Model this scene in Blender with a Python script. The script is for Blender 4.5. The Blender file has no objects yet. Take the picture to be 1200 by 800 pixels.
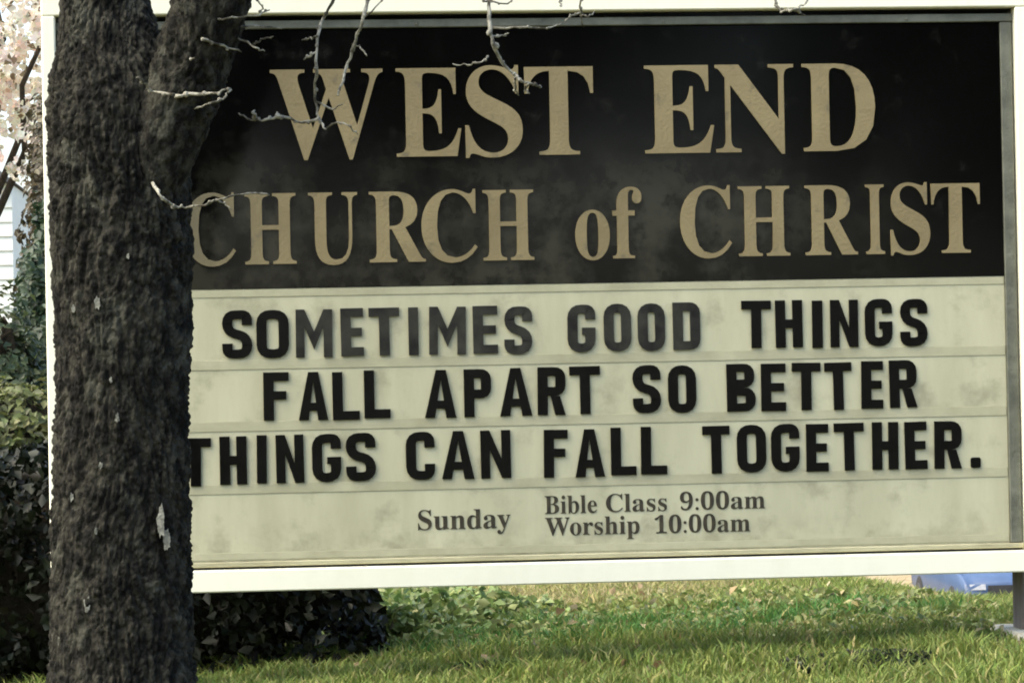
import bpy, math, random
import numpy as np
from mathutils import Vector, noise

random.seed(7)
rng = np.random.default_rng(7)
scene = bpy.context.scene
col = scene.collection

# ------------------------------------------------------------------ camera
CAM = np.array([-0.643, -7.010, 0.672])
YAW, PITCH, ROLL = 0.07963, 0.01165, -0.01964
FPX = 3403.0                                   # focal length in pixels of a 1200 px wide picture
_cy, _sy, _cp, _sp = math.cos(YAW), math.sin(YAW), math.cos(PITCH), math.sin(PITCH)
FWD = np.array([_sy * _cp, _cy * _cp, _sp])
_r = np.array([_cy, -_sy, 0.0])
_u = np.cross(_r, FWD)
RIGHT = _r * math.cos(ROLL) + _u * math.sin(ROLL)
UP = -_r * math.sin(ROLL) + _u * math.cos(ROLL)
cam = bpy.data.cameras.new('camera')
cam.sensor_width = 36.0
cam.lens = FPX / 1200.0 * 36.0
cam.clip_start, cam.clip_end = 0.1, 2000.0
cam_o = bpy.data.objects.new('camera', cam)
col.objects.link(cam_o)
from mathutils import Matrix
cam_o.matrix_world = Matrix(((RIGHT[0], UP[0], -FWD[0], CAM[0]), (RIGHT[1], UP[1], -FWD[1], CAM[1]),
                             (RIGHT[2], UP[2], -FWD[2], CAM[2]), (0, 0, 0, 1)))
scene.camera = cam_o

# ------------------------------------------------------------------ sky, sun, exposure
SUN_EL, SUN_AZ = math.radians(56), math.radians(260)    # azimuth measured from +Y clockwise: to the left of the photographer
world = bpy.data.worlds.new('World')
scene.world = world
world.use_nodes = True
wn = world.node_tree
sky = wn.nodes.new('ShaderNodeTexSky')
sky.sky_type = 'NISHITA'
sky.sun_disc = False
sky.sun_elevation = SUN_EL
sky.sun_rotation = SUN_AZ
sky.dust_density = 4.0
sky.air_density = 1.0
sky.ozone_density = 0.6
wn.links.new(sky.outputs[0], wn.nodes['Background'].inputs[0])
wn.nodes['Background'].inputs[1].default_value = 0.15
sun = bpy.data.lights.new('sun', 'SUN')
sun.energy = 1.5
sun.angle = math.radians(70)
sun.color = (1.0, 0.95, 0.72)
sun_o = bpy.data.objects.new('sun', sun)
col.objects.link(sun_o)
sdir = Vector((math.sin(SUN_AZ) * math.cos(SUN_EL), math.cos(SUN_AZ) * math.cos(SUN_EL), math.sin(SUN_EL)))
sun_o.rotation_euler = sdir.to_track_quat('Z', 'Y').to_euler()
sun_o.location = (3, -10, 14)
scene.view_settings.view_transform = 'Standard'
scene.view_settings.look = 'None'
scene.view_settings.gamma = 1.0
scene.view_settings.use_curve_mapping = False
scene.view_settings.exposure = 1.8
scene.cycles.filter_width = 1.9

# ------------------------------------------------------------------ helpers
def at(px, py, Y):
    """the point of the vertical plane y = Y seen at pixel (px, py) of a 1200 x 800 picture"""
    d = FWD + RIGHT * (px - 600) / FPX - UP * (py - 400) / FPX
    return CAM + d * (Y - CAM[1]) / d[1]

def tag(o, label=None, cat=None, group=None, kind=None):
    if label: o['label'] = label
    if cat: o['category'] = cat
    if group: o['group'] = group
    if kind: o['kind'] = kind
    return o

def empty(name, loc=(0, 0, 0)):
    o = bpy.data.objects.new(name, None)
    o.empty_display_size = 0.1
    o.location = loc
    col.objects.link(o)
    return o

def link(name, me, material=None, parent=None):
    o = bpy.data.objects.new(name, me)
    col.objects.link(o)
    if material is not None and not me.materials: me.materials.append(material)
    if parent is not None:
        o.parent = parent
        p, off = parent, Vector((0, 0, 0))      # vertices are given in world coordinates
        while p is not None:
            off += p.location
            p = p.parent
        o.location = -off
    return o

def mesh(name, v, f, material=None, parent=None, smooth=False):
    me = bpy.data.meshes.new(name)
    me.from_pydata([tuple(p) for p in v], [], [tuple(q) for q in f])
    if smooth: me.polygons.foreach_set('use_smooth', [True] * len(me.polygons))
    me.update()
    return link(name, me, material, parent)

class MB:
    def __init__(s): s.v, s.f = [], []
    def add(s, v, f):
        n = len(s.v); s.v += [tuple(p) for p in v]; s.f += [tuple(i + n for i in q) for q in f]; return s
    def box(s, x0, x1, y0, y1, z0, z1, b=0.0):
        if b <= 0:
            v = [(x, y, z) for z in (z0, z1) for y in (y0, y1) for x in (x0, x1)]
            return s.add(v, [(0, 2, 3, 1), (4, 5, 7, 6), (0, 1, 5, 4), (2, 6, 7, 3), (0, 4, 6, 2), (1, 3, 7, 5)])
        v = []; idx = {}
        X, Y, Z = (x0, x1), (y0, y1), (z0, z1)
        for i in (0, 1):
            for j in (0, 1):
                for k in (0, 1):
                    dx, dy, dz = (b if i == 0 else -b), (b if j == 0 else -b), (b if k == 0 else -b)
                    idx[i, j, k, 'x'] = len(v); v.append((X[i], Y[j] + dy, Z[k] + dz))
                    idx[i, j, k, 'y'] = len(v); v.append((X[i] + dx, Y[j], Z[k] + dz))
                    idx[i, j, k, 'z'] = len(v); v.append((X[i] + dx, Y[j] + dy, Z[k]))
        f = []
        for i in (0, 1): f.append([idx[i, 0, 0, 'x'], idx[i, 1, 0, 'x'], idx[i, 1, 1, 'x'], idx[i, 0, 1, 'x']][::1 if i else -1])
        for j in (0, 1): f.append([idx[0, j, 0, 'y'], idx[1, j, 0, 'y'], idx[1, j, 1, 'y'], idx[0, j, 1, 'y']][::-1 if j else 1])
        for k in (0, 1): f.append([idx[0, 0, k, 'z'], idx[1, 0, k, 'z'], idx[1, 1, k, 'z'], idx[0, 1, k, 'z']][::1 if k else -1])
        for j in (0, 1):
            for k in (0, 1): f.append([idx[0, j, k, 'y'], idx[0, j, k, 'z'], idx[1, j, k, 'z'], idx[1, j, k, 'y']][::1 if j == k else -1])
        for i in (0, 1):
            for k in (0, 1): f.append([idx[i, 0, k, 'x'], idx[i, 0, k, 'z'], idx[i, 1, k, 'z'], idx[i, 1, k, 'x']][::-1 if i == k else 1])
        for i in (0, 1):
            for j in (0, 1): f.append([idx[i, j, 0, 'x'], idx[i, j, 0, 'y'], idx[i, j, 1, 'y'], idx[i, j, 1, 'x']][::1 if i == j else -1])
        for i in (0, 1):
            for j in (0, 1):
                for k in (0, 1): f.append([idx[i, j, k, 'x'], idx[i, j, k, 'y'], idx[i, j, k, 'z']][::1 if (i + j + k) % 2 else -1])
        return s.add(v, f)
    def prism(s, pts, y0, y1):
        """polygon in x,z (counter-clockwise seen from -y) extruded from y0 (front) to y1"""
        n = len(pts)
        v = [(p[0], y0, p[1]) for p in pts] + [(p[0], y1, p[1]) for p in pts]
        f = [tuple(range(n)), tuple(range(2 * n - 1, n - 1, -1))] + [(i, i + n, (i + 1) % n + n, (i + 1) % n) for i in range(n)]
        return s.add(v, f)
    def tube(s, pts, rad, n=8, cap=True):
        pts = [Vector(p) for p in pts]
        v, f = [], []
        ref = Vector((0.31, 0.87, 0.38))
        for i, p in enumerate(pts):
            t = (pts[min(i + 1, len(pts) - 1)] - pts[max(i - 1, 0)]).normalized()
            a = t.cross(ref)
            if a.length < 1e-4: a = t.cross(Vector((1, 0, 0)))
            a.normalize(); b = t.cross(a)
            for k in range(n):
                w = 2 * math.pi * k / n
                v.append(p + (a * math.cos(w) + b * math.sin(w)) * rad[i])
        for i in range(len(pts) - 1):
            for k in range(n):
                f.append((i * n + k, i * n + (k + 1) % n, (i + 1) * n + (k + 1) % n, (i + 1) * n + k))
        if cap:
            f.append(tuple(range(n - 1, -1, -1))); f.append(tuple(range((len(pts) - 1) * n, len(pts) * n)))
        return s.add(v, f)
    def blob(s, c, r, nu=8, nv=6, jit=0.0):
        v, f = [], []
        for j in range(nv + 1):
            th = math.pi * j / nv
            for i in range(nu):
                ph = 2 * math.pi * i / nu
                k = 1 + jit * noise.noise(Vector((math.cos(ph) * 2 + c[0] * 7, math.sin(ph) * 2 + c[1] * 7, th + c[2] * 7)))
                v.append((c[0] + r[0] * k * math.sin(th) * math.cos(ph), c[1] + r[1] * k * math.sin(th) * math.sin(ph), c[2] + r[2] * k * math.cos(th)))
        for j in range(nv):
            for i in range(nu):
                f.append((j * nu + i, (j + 1) * nu + i, (j + 1) * nu + (i + 1) % nu, j * nu + (i + 1) % nu))
        return s.add(v, f)
    def build(s, name, material=None, parent=None, smooth=False):
        return mesh(name, s.v, s.f, material, parent, smooth)

def material(name, base, rough=0.6, vary=None, scale=8.0, stretch=(1, 1, 1), contrast=(0.35, 0.65), bump=0.0, bump_scale=60.0,
             spec=0.5, attr=False, coat=0.0, metal=0.0, detail=6.0, translucent=0.0):
    m = bpy.data.materials.new(name); m.use_nodes = True
    nt = m.node_tree; N = nt.nodes; L = nt.links
    b = N['Principled BSDF']
    b.inputs['Roughness'].default_value = rough
    b.inputs['Specular IOR Level'].default_value = spec
    b.inputs['Metallic'].default_value = metal
    if coat: b.inputs['Coat Weight'].default_value = coat; b.inputs['Coat Roughness'].default_value = 0.05
    tc = N.new('ShaderNodeTexCoord')
    mp = N.new('ShaderNodeMapping'); mp.inputs['Scale'].default_value = stretch
    L.new(tc.outputs['Object'], mp.inputs['Vector'])
    out = None
    if vary is not None:
        nz = N.new('ShaderNodeTexNoise'); nz.inputs['Scale'].default_value = scale; nz.inputs['Detail'].default_value = detail
        nz.inputs['Roughness'].default_value = 0.62
        L.new(mp.outputs[0], nz.inputs['Vector'])
        cr = N.new('ShaderNodeValToRGB')
        cr.color_ramp.elements[0].position, cr.color_ramp.elements[1].position = contrast
        cr.color_ramp.elements[0].color = (*base, 1); cr.color_ramp.elements[1].color = (*vary, 1)
        L.new(nz.outputs['Fac'], cr.inputs['Fac']); out = cr.outputs['Color']
    if attr:
        at_ = N.new('ShaderNodeAttribute'); at_.attribute_name = 'tint'
        if out is None: out = at_.outputs['Color']
        else:
            mx = N.new('ShaderNodeMix'); mx.data_type = 'RGBA'; mx.blend_type = 'MULTIPLY'; mx.inputs[0].default_value = 1.0
            L.new(out, mx.inputs[6]); L.new(at_.outputs['Color'], mx.inputs[7]); out = mx.outputs[2]
    if out is None: b.inputs['Base Color'].default_value = (*base, 1)
    else: L.new(out, b.inputs['Base Color'])
    if bump > 0:
        n2 = N.new('ShaderNodeTexNoise'); n2.inputs['Scale'].default_value = bump_scale; n2.inputs['Detail'].default_value = 5
        L.new(mp.outputs[0], n2.inputs['Vector'])
        bp = N.new('ShaderNodeBump'); bp.inputs['Strength'].default_value = bump; bp.inputs['Distance'].default_value = 0.01
        L.new(n2.outputs['Fac'], bp.inputs['Height']); L.new(bp.outputs[0], b.inputs['Normal'])
    if translucent:
        tr = N.new('ShaderNodeBsdfTranslucent')
        if out is None: tr.inputs['Color'].default_value = (*base, 1)
        else: L.new(out, tr.inputs['Color'])
        ms = N.new('ShaderNodeMixShader'); ms.inputs[0].default_value = translucent
        L.new(b.outputs[0], ms.inputs[1]); L.new(tr.outputs[0], ms.inputs[2])
        L.new(ms.outputs[0], N['Material Output'].inputs['Surface'])
    return m

M = {}
M['white'] = material('white_painted_aluminium', (0.88, 0.86, 0.69), 0.45, (0.82, 0.80, 0.62), 5.0, (3, 1, 1), (0.45, 0.85), bump=0.05, bump_scale=40)
M['retainer'] = material('dull_grey_aluminium', (0.075, 0.078, 0.058), 0.5, (0.15, 0.155, 0.115), 14.0, (1, 1, 1), bump=0.2, bump_scale=80)
M['retainer_tan'] = material('dirty_cream_retainer', (0.30, 0.28, 0.17), 0.55, (0.42, 0.40, 0.25), 12.0, (0.6, 1, 3), bump=0.15, bump_scale=70)
M['black_panel'] = material('black_acrylic', (0.0010, 0.0010, 0.0009), 0.10, (0.0020, 0.0020, 0.0018), 4.0, spec=0.28, bump=0.006, bump_scale=9)
M['bark'] = material('dark_bark', (0.0060, 0.0058, 0.0045), 0.95, (0.039, 0.037, 0.028), 42.0, (1, 1, 0.5), (0.42, 0.60), bump=0.8, bump_scale=190, spec=0.15, detail=9)
def masked(m, color, z0, z1, x0, x1, scale, lo, hi, amount=1.0, rough=None):
    """a cloudy film of another colour, for weathering and for painted reflection, laid over a material, between heights z0..z1 and x0..x1"""
    nt = m.node_tree; N = nt.nodes; L = nt.links; b = N['Principled BSDF']
    tc = N.new('ShaderNodeTexCoord'); sp = N.new('ShaderNodeSeparateXYZ'); L.new(tc.outputs['Object'], sp.inputs[0])
    nz = N.new('ShaderNodeTexNoise'); nz.inputs['Scale'].default_value = scale; nz.inputs['Detail'].default_value = 8; nz.inputs['Roughness'].default_value = 0.6
    L.new(tc.outputs['Object'], nz.inputs['Vector'])
    cr = N.new('ShaderNodeMapRange'); cr.interpolation_type = 'SMOOTHSTEP'
    cr.inputs['From Min'].default_value = lo; cr.inputs['From Max'].default_value = hi; cr.inputs['To Max'].default_value = amount
    L.new(nz.outputs['Fac'], cr.inputs['Value'])
    out = cr.outputs[0]
    for axis, a, c in (('Z', z0, z1), ('X', x0, x1)):
        if a is None: continue
        r = N.new('ShaderNodeMapRange'); r.interpolation_type = 'SMOOTHSTEP'
        r.inputs['From Min'].default_value = min(a, c); r.inputs['From Max'].default_value = max(a, c)
        if a > c: r.inputs['To Min'].default_value = 1.0; r.inputs['To Max'].default_value = 0.0
        L.new(sp.outputs[axis], r.inputs['Value'])
        mm = N.new('ShaderNodeMath'); mm.operation = 'MULTIPLY'; L.new(out, mm.inputs[0]); L.new(r.outputs[0], mm.inputs[1]); out = mm.outputs[0]
    mx = N.new('ShaderNodeMix'); mx.data_type = 'RGBA'
    L.new(out, mx.inputs[0]); src = b.inputs['Base Color'].links[0].from_socket
    L.new(src, mx.inputs[6]); mx.inputs[7].default_value = (*color, 1)
    L.new(mx.outputs[2], b.inputs['Base Color'])
    return m
masked(M['bark'], (0.062, 0.062, 0.047), None, None, None, None, 11.0, 0.54, 0.66, 0.8)
masked(M['bark'], (0.006, 0.006, 0.005), None, None, None, None, 26.0, 0.52, 0.62, 0.85)
masked(M['black_panel'], (0.030, 0.029, 0.021), 1.27, 1.05, 1.0, 0.35, 5.0, 0.40, 0.60)  # sky reflection painted as grey haze on the lower left of the header
masked(M['black_panel'], (0.0015, 0.0015, 0.0012), None, None, None, None, 16.0, 0.50, 0.64, 0.75)
masked(M['black_panel'], (0.012, 0.012, 0.010), None, None, None, None, 14.0, 0.55, 0.8)
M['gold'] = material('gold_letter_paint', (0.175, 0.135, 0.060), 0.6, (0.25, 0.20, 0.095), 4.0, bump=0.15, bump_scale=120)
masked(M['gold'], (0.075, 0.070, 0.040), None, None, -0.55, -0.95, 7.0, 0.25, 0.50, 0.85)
masked(M['gold'], (0.10, 0.085, 0.05), None, None, None, None, 22.0, 0.56, 0.72, 0.7)
M['cream'] = material('cream_sign_face', (0.42, 0.405, 0.265), 0.4, (0.53, 0.515, 0.35), 3.0, (3.2, 1, 0.7), (0.3, 0.7), bump=0.03, bump_scale=20)
masked(M['cream'], (0.29, 0.275, 0.18), None, None, None, None, 9.0, 0.50, 0.72, 0.85)
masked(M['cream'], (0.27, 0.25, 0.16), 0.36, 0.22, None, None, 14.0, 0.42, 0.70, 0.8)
M['track'] = material('cream_letter_track', (0.34, 0.325, 0.21), 0.4, (0.45, 0.435, 0.29), 7.0, (1.2, 1, 1.5), (0.35, 0.65))
M['letter'] = material('black_plastic_letter', (0.0015, 0.0015, 0.0013), 0.2, (0.004, 0.004, 0.0035), 20.0, spec=0.25)
M['letter_glare'] = material('black_letter_painted_glare', (0.004, 0.004, 0.0035), 0.3, (0.035, 0.034, 0.026), 13.0, contrast=(0.36, 0.66), spec=0.5)  # grey glare on first-row letters, painted into their colour
M['print'] = material('brown_black_print', (0.014, 0.011, 0.006), 0.5, (0.05, 0.04, 0.02), 50.0)
M['post'] = material('weathered_post', (0.13, 0.11, 0.095), 0.8, (0.22, 0.19, 0.165), 9.0, (3, 3, 0.5), bump=0.4, bump_scale=40)
M['concrete'] = material('pale_concrete', (0.36, 0.33, 0.25), 0.9, (0.55, 0.52, 0.41), 18.0, bump=0.5, bump_scale=60)
M['twig'] = material('pale_lichen_twig', (0.05, 0.046, 0.033), 0.9, (0.32, 0.31, 0.25), 32.0, contrast=(0.40, 0.60), bump=0.6, bump_scale=200, spec=0.2)
M['chip'] = material('pale_bark_chip', (0.10, 0.10, 0.08), 0.95, (0.30, 0.295, 0.24), 70.0, bump=0.6, bump_scale=150)
M['leaf'] = material('leaf', (0.75, 0.75, 0.75), 0.5, (1.15, 1.15, 1.15), 30.0, attr=True, spec=0.35, translucent=0.3)
M['hedge_leaf'] = material('dark_glossy_leaf', (0.75, 0.75, 0.75), 0.5, (1.15, 1.15, 1.1), 30.0, attr=True, spec=0.2, translucent=0.1)
M['blossom'] = material('blossom_petal', (0.9, 0.9, 0.9), 0.7, (1.1, 1.1, 1.1), 30.0, attr=True, spec=0.2, translucent=0.5)
M['grass'] = material('grass_blade', (0.8, 0.8, 0.8), 0.6, (1.15, 1.15, 1.15), 6.0, attr=True, spec=0.25, translucent=0.3)
M['inner'] = material('foliage_shade_core', (0.010, 0.009, 0.006), 0.95, (0.022, 0.018, 0.012), 25.0, bump=0.6, bump_scale=90, spec=0.1)  # near-black for solid cores: the shade inside foliage put into the colour
M['wood'] = material('dark_twigs', (0.035, 0.028, 0.02), 0.95, (0.08, 0.065, 0.05), 25.0, bump=0.6, bump_scale=90, spec=0.2)

# ------------------------------------------------------------------ terrain
def smooth(a, b, x):
    t = np.clip((np.asarray(x, float) - a) / (b - a), 0, 1)
    return t * t * (3 - 2 * t)
def ground_z(x, y):
    x = np.asarray(x, float); y = np.asarray(y, float)
    z = 0.045 * np.minimum(0, np.clip(x, -4, 9) - 1.1) * smooth(-6, 0, y) * (1 - smooth(8, 20, y))
    z = z - (0.022 + 0.043 * smooth(1.20, 1.65, x)) * np.clip(y, 0, 9)
    z = z - 3.35 * smooth(3.4, 38, y) ** 0.8
    z = z - 0.75 * smooth(-1.2, -5.6, y)
    z = z + 0.02 * np.sin(x * 1.7 + 0.6) * np.sin(y * 1.3) * (np.abs(y - 3) < 8)
    return z
gx = np.concatenate([[-900, -300, -120, -60, -30, -18, -12, -9], np.arange(-7, 7.01, 0.25), [9, 12, 18, 30, 60, 120, 300, 900]])
gy = np.concatenate([[-900, -300, -120, -60, -35, -25, -18, -13, -10, -8], np.arange(-6.75, 9.01, 0.25), np.arange(10, 46, 2), [50, 60, 80, 120, 200, 400, 900, 1600]])
XX, YY = np.meshgrid(gx, gy)
ZZ = ground_z(XX, YY)
gv = np.stack([XX.ravel(), YY.ravel(), ZZ.ravel()], 1)
nx = len(gx)
gf = [(j * nx + i, j * nx + i + 1, (j + 1) * nx + i + 1, (j + 1) * nx + i) for j in range(len(gy) - 1) for i in range(nx - 1)]
M['ground'] = material('soil_and_turf', (0.050, 0.060, 0.020), 0.95, (0.16, 0.14, 0.07), 2.4, bump=0.6, bump_scale=30, spec=0.1)
tag(mesh('ground', gv, gf, M['ground'], smooth=True), kind='structure')

def strip(name, x0, x1, y0, y1, dz, m):
    xs = np.concatenate([np.linspace(x0, x1, 40)]); ys = np.linspace(y0, y1, 14)
    A, B = np.meshgrid(xs, ys); Z = ground_z(A, B) + dz
    n = len(xs)
    f = [(j * n + i, j * n + i + 1, (j + 1) * n + i + 1, (j + 1) * n + i) for j in range(len(ys) - 1) for i in range(n - 1)]
    return tag(mesh(name, np.stack([A.ravel(), B.ravel(), Z.ravel()], 1), f, m, smooth=True), kind='structure')
M['gravel'] = material('tan_gravel', (0.22, 0.175, 0.105), 0.95, (0.34, 0.275, 0.18), 1.6, bump=0.7, bump_scale=25, spec=0.1)
M['asphalt'] = material('asphalt', (0.045, 0.045, 0.045), 0.9, (0.065, 0.063, 0.06), 3.0, bump=0.5, bump_scale=60)
strip('gravel_yard', -40, 40, 40, 70, 0.03, M['gravel'])
strip('street', -60, 60, -17, -9.5, 0.02, M['asphalt'])

# ------------------------------------------------------------------ the sign
ZS = 0.22                                       # height of the bottom of the sign's opening
sign = tag(empty('church_sign', (0, 0.14, 0)),
           'white framed church sign with black header and cream changeable message board', 'sign')
HW, HH = 1.165, 1.330                           # half width and height of the opening
ZT = ZS + HH
# cabinet and white rim: the rim stands 32 mm in front of the faces
MB().box(-HW - 0.030, HW + 0.030, 0.006, 0.270, ZS - 0.050, ZT + 0.050, 0.004).build('cabinet', M['white'], sign)
FY0, FY1 = -0.030, 0.0055
MB().box(-HW - 0.0325, HW + 0.0325, FY0, FY1, ZS - 0.0525, ZS, 0.003).build('frame_rail', M['white'], sign)
MB().box(-HW - 0.0325, HW + 0.0325, FY0, FY1, ZT, ZT + 0.0525, 0.003).build('frame_rail', M['white'], sign)
for sx in (-1, 1):
    a, b = sorted((sx * HW, sx * (HW + 0.0325)))
    MB().box(a, b, FY0, FY1, ZS + 0.0005, ZT - 0.0005, 0.003).build('frame_rail', M['white'], sign)
MB().box(-HW + 0.0005, HW - 0.0005, 0.0053, 0.0059, ZS + 0.0005, ZT - 0.0005).build('gap_shade', M['black_panel'], sign)  # black sheet standing in for the shade in the gaps round the retainers
# recessed retainers round the faces
RW = 0.026
MB().box(-HW + 0.001, HW - 0.001, -0.010, 0.0052, ZT - 0.014 - RW + 0.006, ZT - 0.014, 0.002).build('retainer', M['retainer'], sign)
MB().box(-HW + 0.001, HW - 0.001, -0.012, 0.0052, ZS + 0.006, ZS + 0.018, 0.002).build('retainer', M['retainer_tan'], sign)
for sx in (-1, 1):
    a, b = sorted((sx * (HW - 0.004), sx * (HW - 0.033)))
    MB().box(a, b, -0.010, 0.0052, ZS + 0.019, ZT - 0.0355, 0.002).build('retainer', M['retainer'], sign)
ZH = ZS + 0.672                                 # foot of the black header
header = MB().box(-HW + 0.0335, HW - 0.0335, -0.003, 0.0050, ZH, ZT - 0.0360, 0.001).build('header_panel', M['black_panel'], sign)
header['label'] = 'glossy black header panel with gold serif lettering'
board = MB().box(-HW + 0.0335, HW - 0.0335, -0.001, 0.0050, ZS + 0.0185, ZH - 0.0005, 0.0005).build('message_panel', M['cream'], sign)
board['label'] = 'cream message panel with rows of black letters'
# tracks the letters slide in
for zt, h in ((0.652, 0.018), (0.478, 0.024), (0.330, 0.024), (0.180, 0.024), (0.022, 0.018)):
    MB().box(-HW + 0.035, HW - 0.035, -0.0024, -0.0011, ZS + zt, ZS + zt + h, 0.001).build('letter_track', M['track'], board)

# --- block letters of the changeable message (units: cap height 10)
def stroke(path, w, closed=False, r=1.25, seg=4):
    P = [np.array(p, float) for p in path]
    n = len(P); out = []
    for i in range(n):
        if not closed and i in (0, n - 1): out.append(P[i]); continue
        a, b, c = P[i - 1], P[i], P[(i + 1) % n]
        d1, d2 = (a - b), (c - b)
        l1, l2 = np.linalg.norm(d1), np.linalg.norm(d2)
        rr = min(r, l1 * 0.49, l2 * 0.49)
        p0, p2 = b + d1 / l1 * rr, b + d2 / l2 * rr
        for k in range(seg + 1):
            t = k / seg
            out.append((1 - t) ** 2 * p0 + 2 * t * (1 - t) * b + t * t * p2)
    m = len(out); L, R = [], []
    for i in range(m):
        if closed: t = out[(i + 1) % m] - out[i - 1]
        else: t = out[min(i + 1, m - 1)] - out[max(i - 1, 0)]
        t = t / (np.linalg.norm(t) + 1e-9); nn = np.array([-t[1], t[0]])
        hw = (abs(nn[0]) * w[0] + abs(nn[1]) * w[1]) / (abs(nn[0]) + abs(nn[1])) / 2
        L.append(out[i] + nn * hw); R.append(out[i] - nn * hw)
    quads = [[R[i], R[(i + 1) % m], L[(i + 1) % m], L[i]] for i in range(m if closed else m - 1)]
    return quads
def block_glyph(ch, W):
    s, t = 2.15, 1.85                           # stem and bar thickness
    q = lambda *p: [np.array(p[i:i + 2], float) for i in range(0, len(p), 2)]
    rect = lambda x0, y0, x1, y1: q(x0, y0, x1, y0, x1, y1, x0, y1)
    hs, ht = s / 2, t / 2
    if ch == 'O': return stroke([(hs, ht), (W - hs, ht), (W - hs, 10 - ht), (hs, 10 - ht)], (s, t), True, 1.9)
    if ch == 'D': return [rect(0, 0, s, 10)] + stroke([(s, ht), (W - hs, ht), (W - hs, 10 - ht), (s, 10 - ht)], (s, t), False, 1.8)
    if ch == 'S': return stroke([(W - hs, 6.9), (W - hs, 10 - ht), (hs, 10 - ht), (hs, 5.55), (W - hs, 4.45), (W - hs, ht), (hs, ht), (hs, 3.1)], (s, t), False, 1.75)
    if ch == 'C': return stroke([(W - hs, 6.7), (W - hs, 10 - ht), (hs, 10 - ht), (hs, ht), (W - hs, ht), (W - hs, 3.3)], (s, t), False, 1.9)
    if ch == 'G': return stroke([(W - hs, 6.9), (W - hs, 10 - ht), (hs, 10 - ht), (hs, ht), (W - hs, ht), (W - hs, 5.2)], (s, t), False, 1.9) + [rect(W * 0.52, 3.7, W - s, 5.2)]
    if ch == 'I': return [rect(0, 0, W, 10)]
    if ch == '.': return [q(0.3, 0, W - 0.3, 0, W, 0.3, W, 1.9, W - 0.3, 2.2, 0.3, 2.2, 0, 1.9, 0, 0.3)]
    if ch == 'T': return [rect((W - s) / 2, 0, (W + s) / 2, 10 - t), rect(0, 10 - t, W, 10)]
    if ch == 'L': return [rect(0, 0, s, 10), rect(s, 0, W, t)]
    if ch == 'F': return [rect(0, 0, s, 10), rect(s, 10 - t, W, 10), rect(s, 4.3, W * 0.9, 4.3 + t * 0.95)]
    if ch == 'E': return [rect(0, 0, s, 10), rect(s, 10 - t, W, 10), rect(s, 4.15, W * 0.93, 4.15 + t * 0.95), rect(s, 0, W, t)]
    if ch == 'H': return [rect(0, 0, s, 10), rect(W - s, 0, W, 10), rect(s, 4.1, W - s, 4.1 + t)]
    if ch == 'N': return [rect(0, 0, s * 0.9, 10), rect(W - s * 0.9, 0, W, 10), q(s * 0.9, 6.0, W - s * 0.9, 0, W - s * 0.9, 4.0, s * 0.9, 10)]
    if ch == 'M':
        k = s * 0.85; c = W / 2
        return [rect(0, 0, k, 10), rect(W - k, 0, W, 10), q(k, 6.4, c, 1.6, c, 5.4, k, 10), q(c, 1.6, W - k, 6.4, W - k, 10, c, 5.4)]
    if ch == 'A':
        c = W / 2; k = s * 0.98
        return [q(0, 0, k, 0, c, 8.0, c, 10, c - k * 0.5, 10), q(W, 0, c + k * 0.5, 10, c, 10, c, 8.0, W - k, 0),
                q(k + (c - k) * 0.24, 1.92, W - k - (c - k) * 0.24, 1.92, W - k - (c - k) * 0.45, 3.6, k + (c - k) * 0.45, 3.6)]
    if ch == 'P': return [rect(0, 0, s, 10)] + stroke([(s, 10 - ht), (W - hs, 10 - ht), (W - hs, 3.9 + ht), (s, 3.9 + ht)], (s, t), False, 1.7)
    if ch == 'R': return [rect(0, 0, s, 10)] + stroke([(s, 10 - ht), (W - hs, 10 - ht), (W - hs, 4.0 + ht), (s, 4.0 + ht)], (s, t), False, 1.7) + [q(W - s - 0.05, 0, W, 0, W - s * 0.55, 3.99, s + 0.6, 3.99)]
    if ch == 'B': return [rect(0, 0, s, 10)] + stroke([(s, 10 - ht), (W - hs - 0.15, 10 - ht), (W - hs - 0.15, 5.21), (s, 5.21 + ht * 0.2)], (s, t), False, 1.7)[:] + stroke([(s, 3.5), (W - hs, 4.2), (W - hs, ht), (s, ht)], (s, t), False, 1.7)
    return []
def block_B(W):
    s, t = 2.15, 1.7
    hs, ht = s / 2, t / 2
    rect = [np.array(p, float) for p in ((0, 0), (s, 0), (s, 10), (0, 10))]
    up = stroke([(s, 10 - ht), (W - hs - 0.2, 10 - ht), (W - hs - 0.2, 5.0 + ht), (s, 5.0 + ht)], (s, t), False, 1.5)
    lo = stroke([(s, 4.99 - ht), (W - hs, 4.99 - ht), (W - hs, ht), (s, ht)], (s, t), False, 1.5)
    return [rect] + up + lo
def ccw(p):
    a = sum(p[i][0] * p[(i + 1) % len(p)][1] - p[(i + 1) % len(p)][0] * p[i][1] for i in range(len(p)))
    return p if a > 0 else p[::-1]
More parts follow.
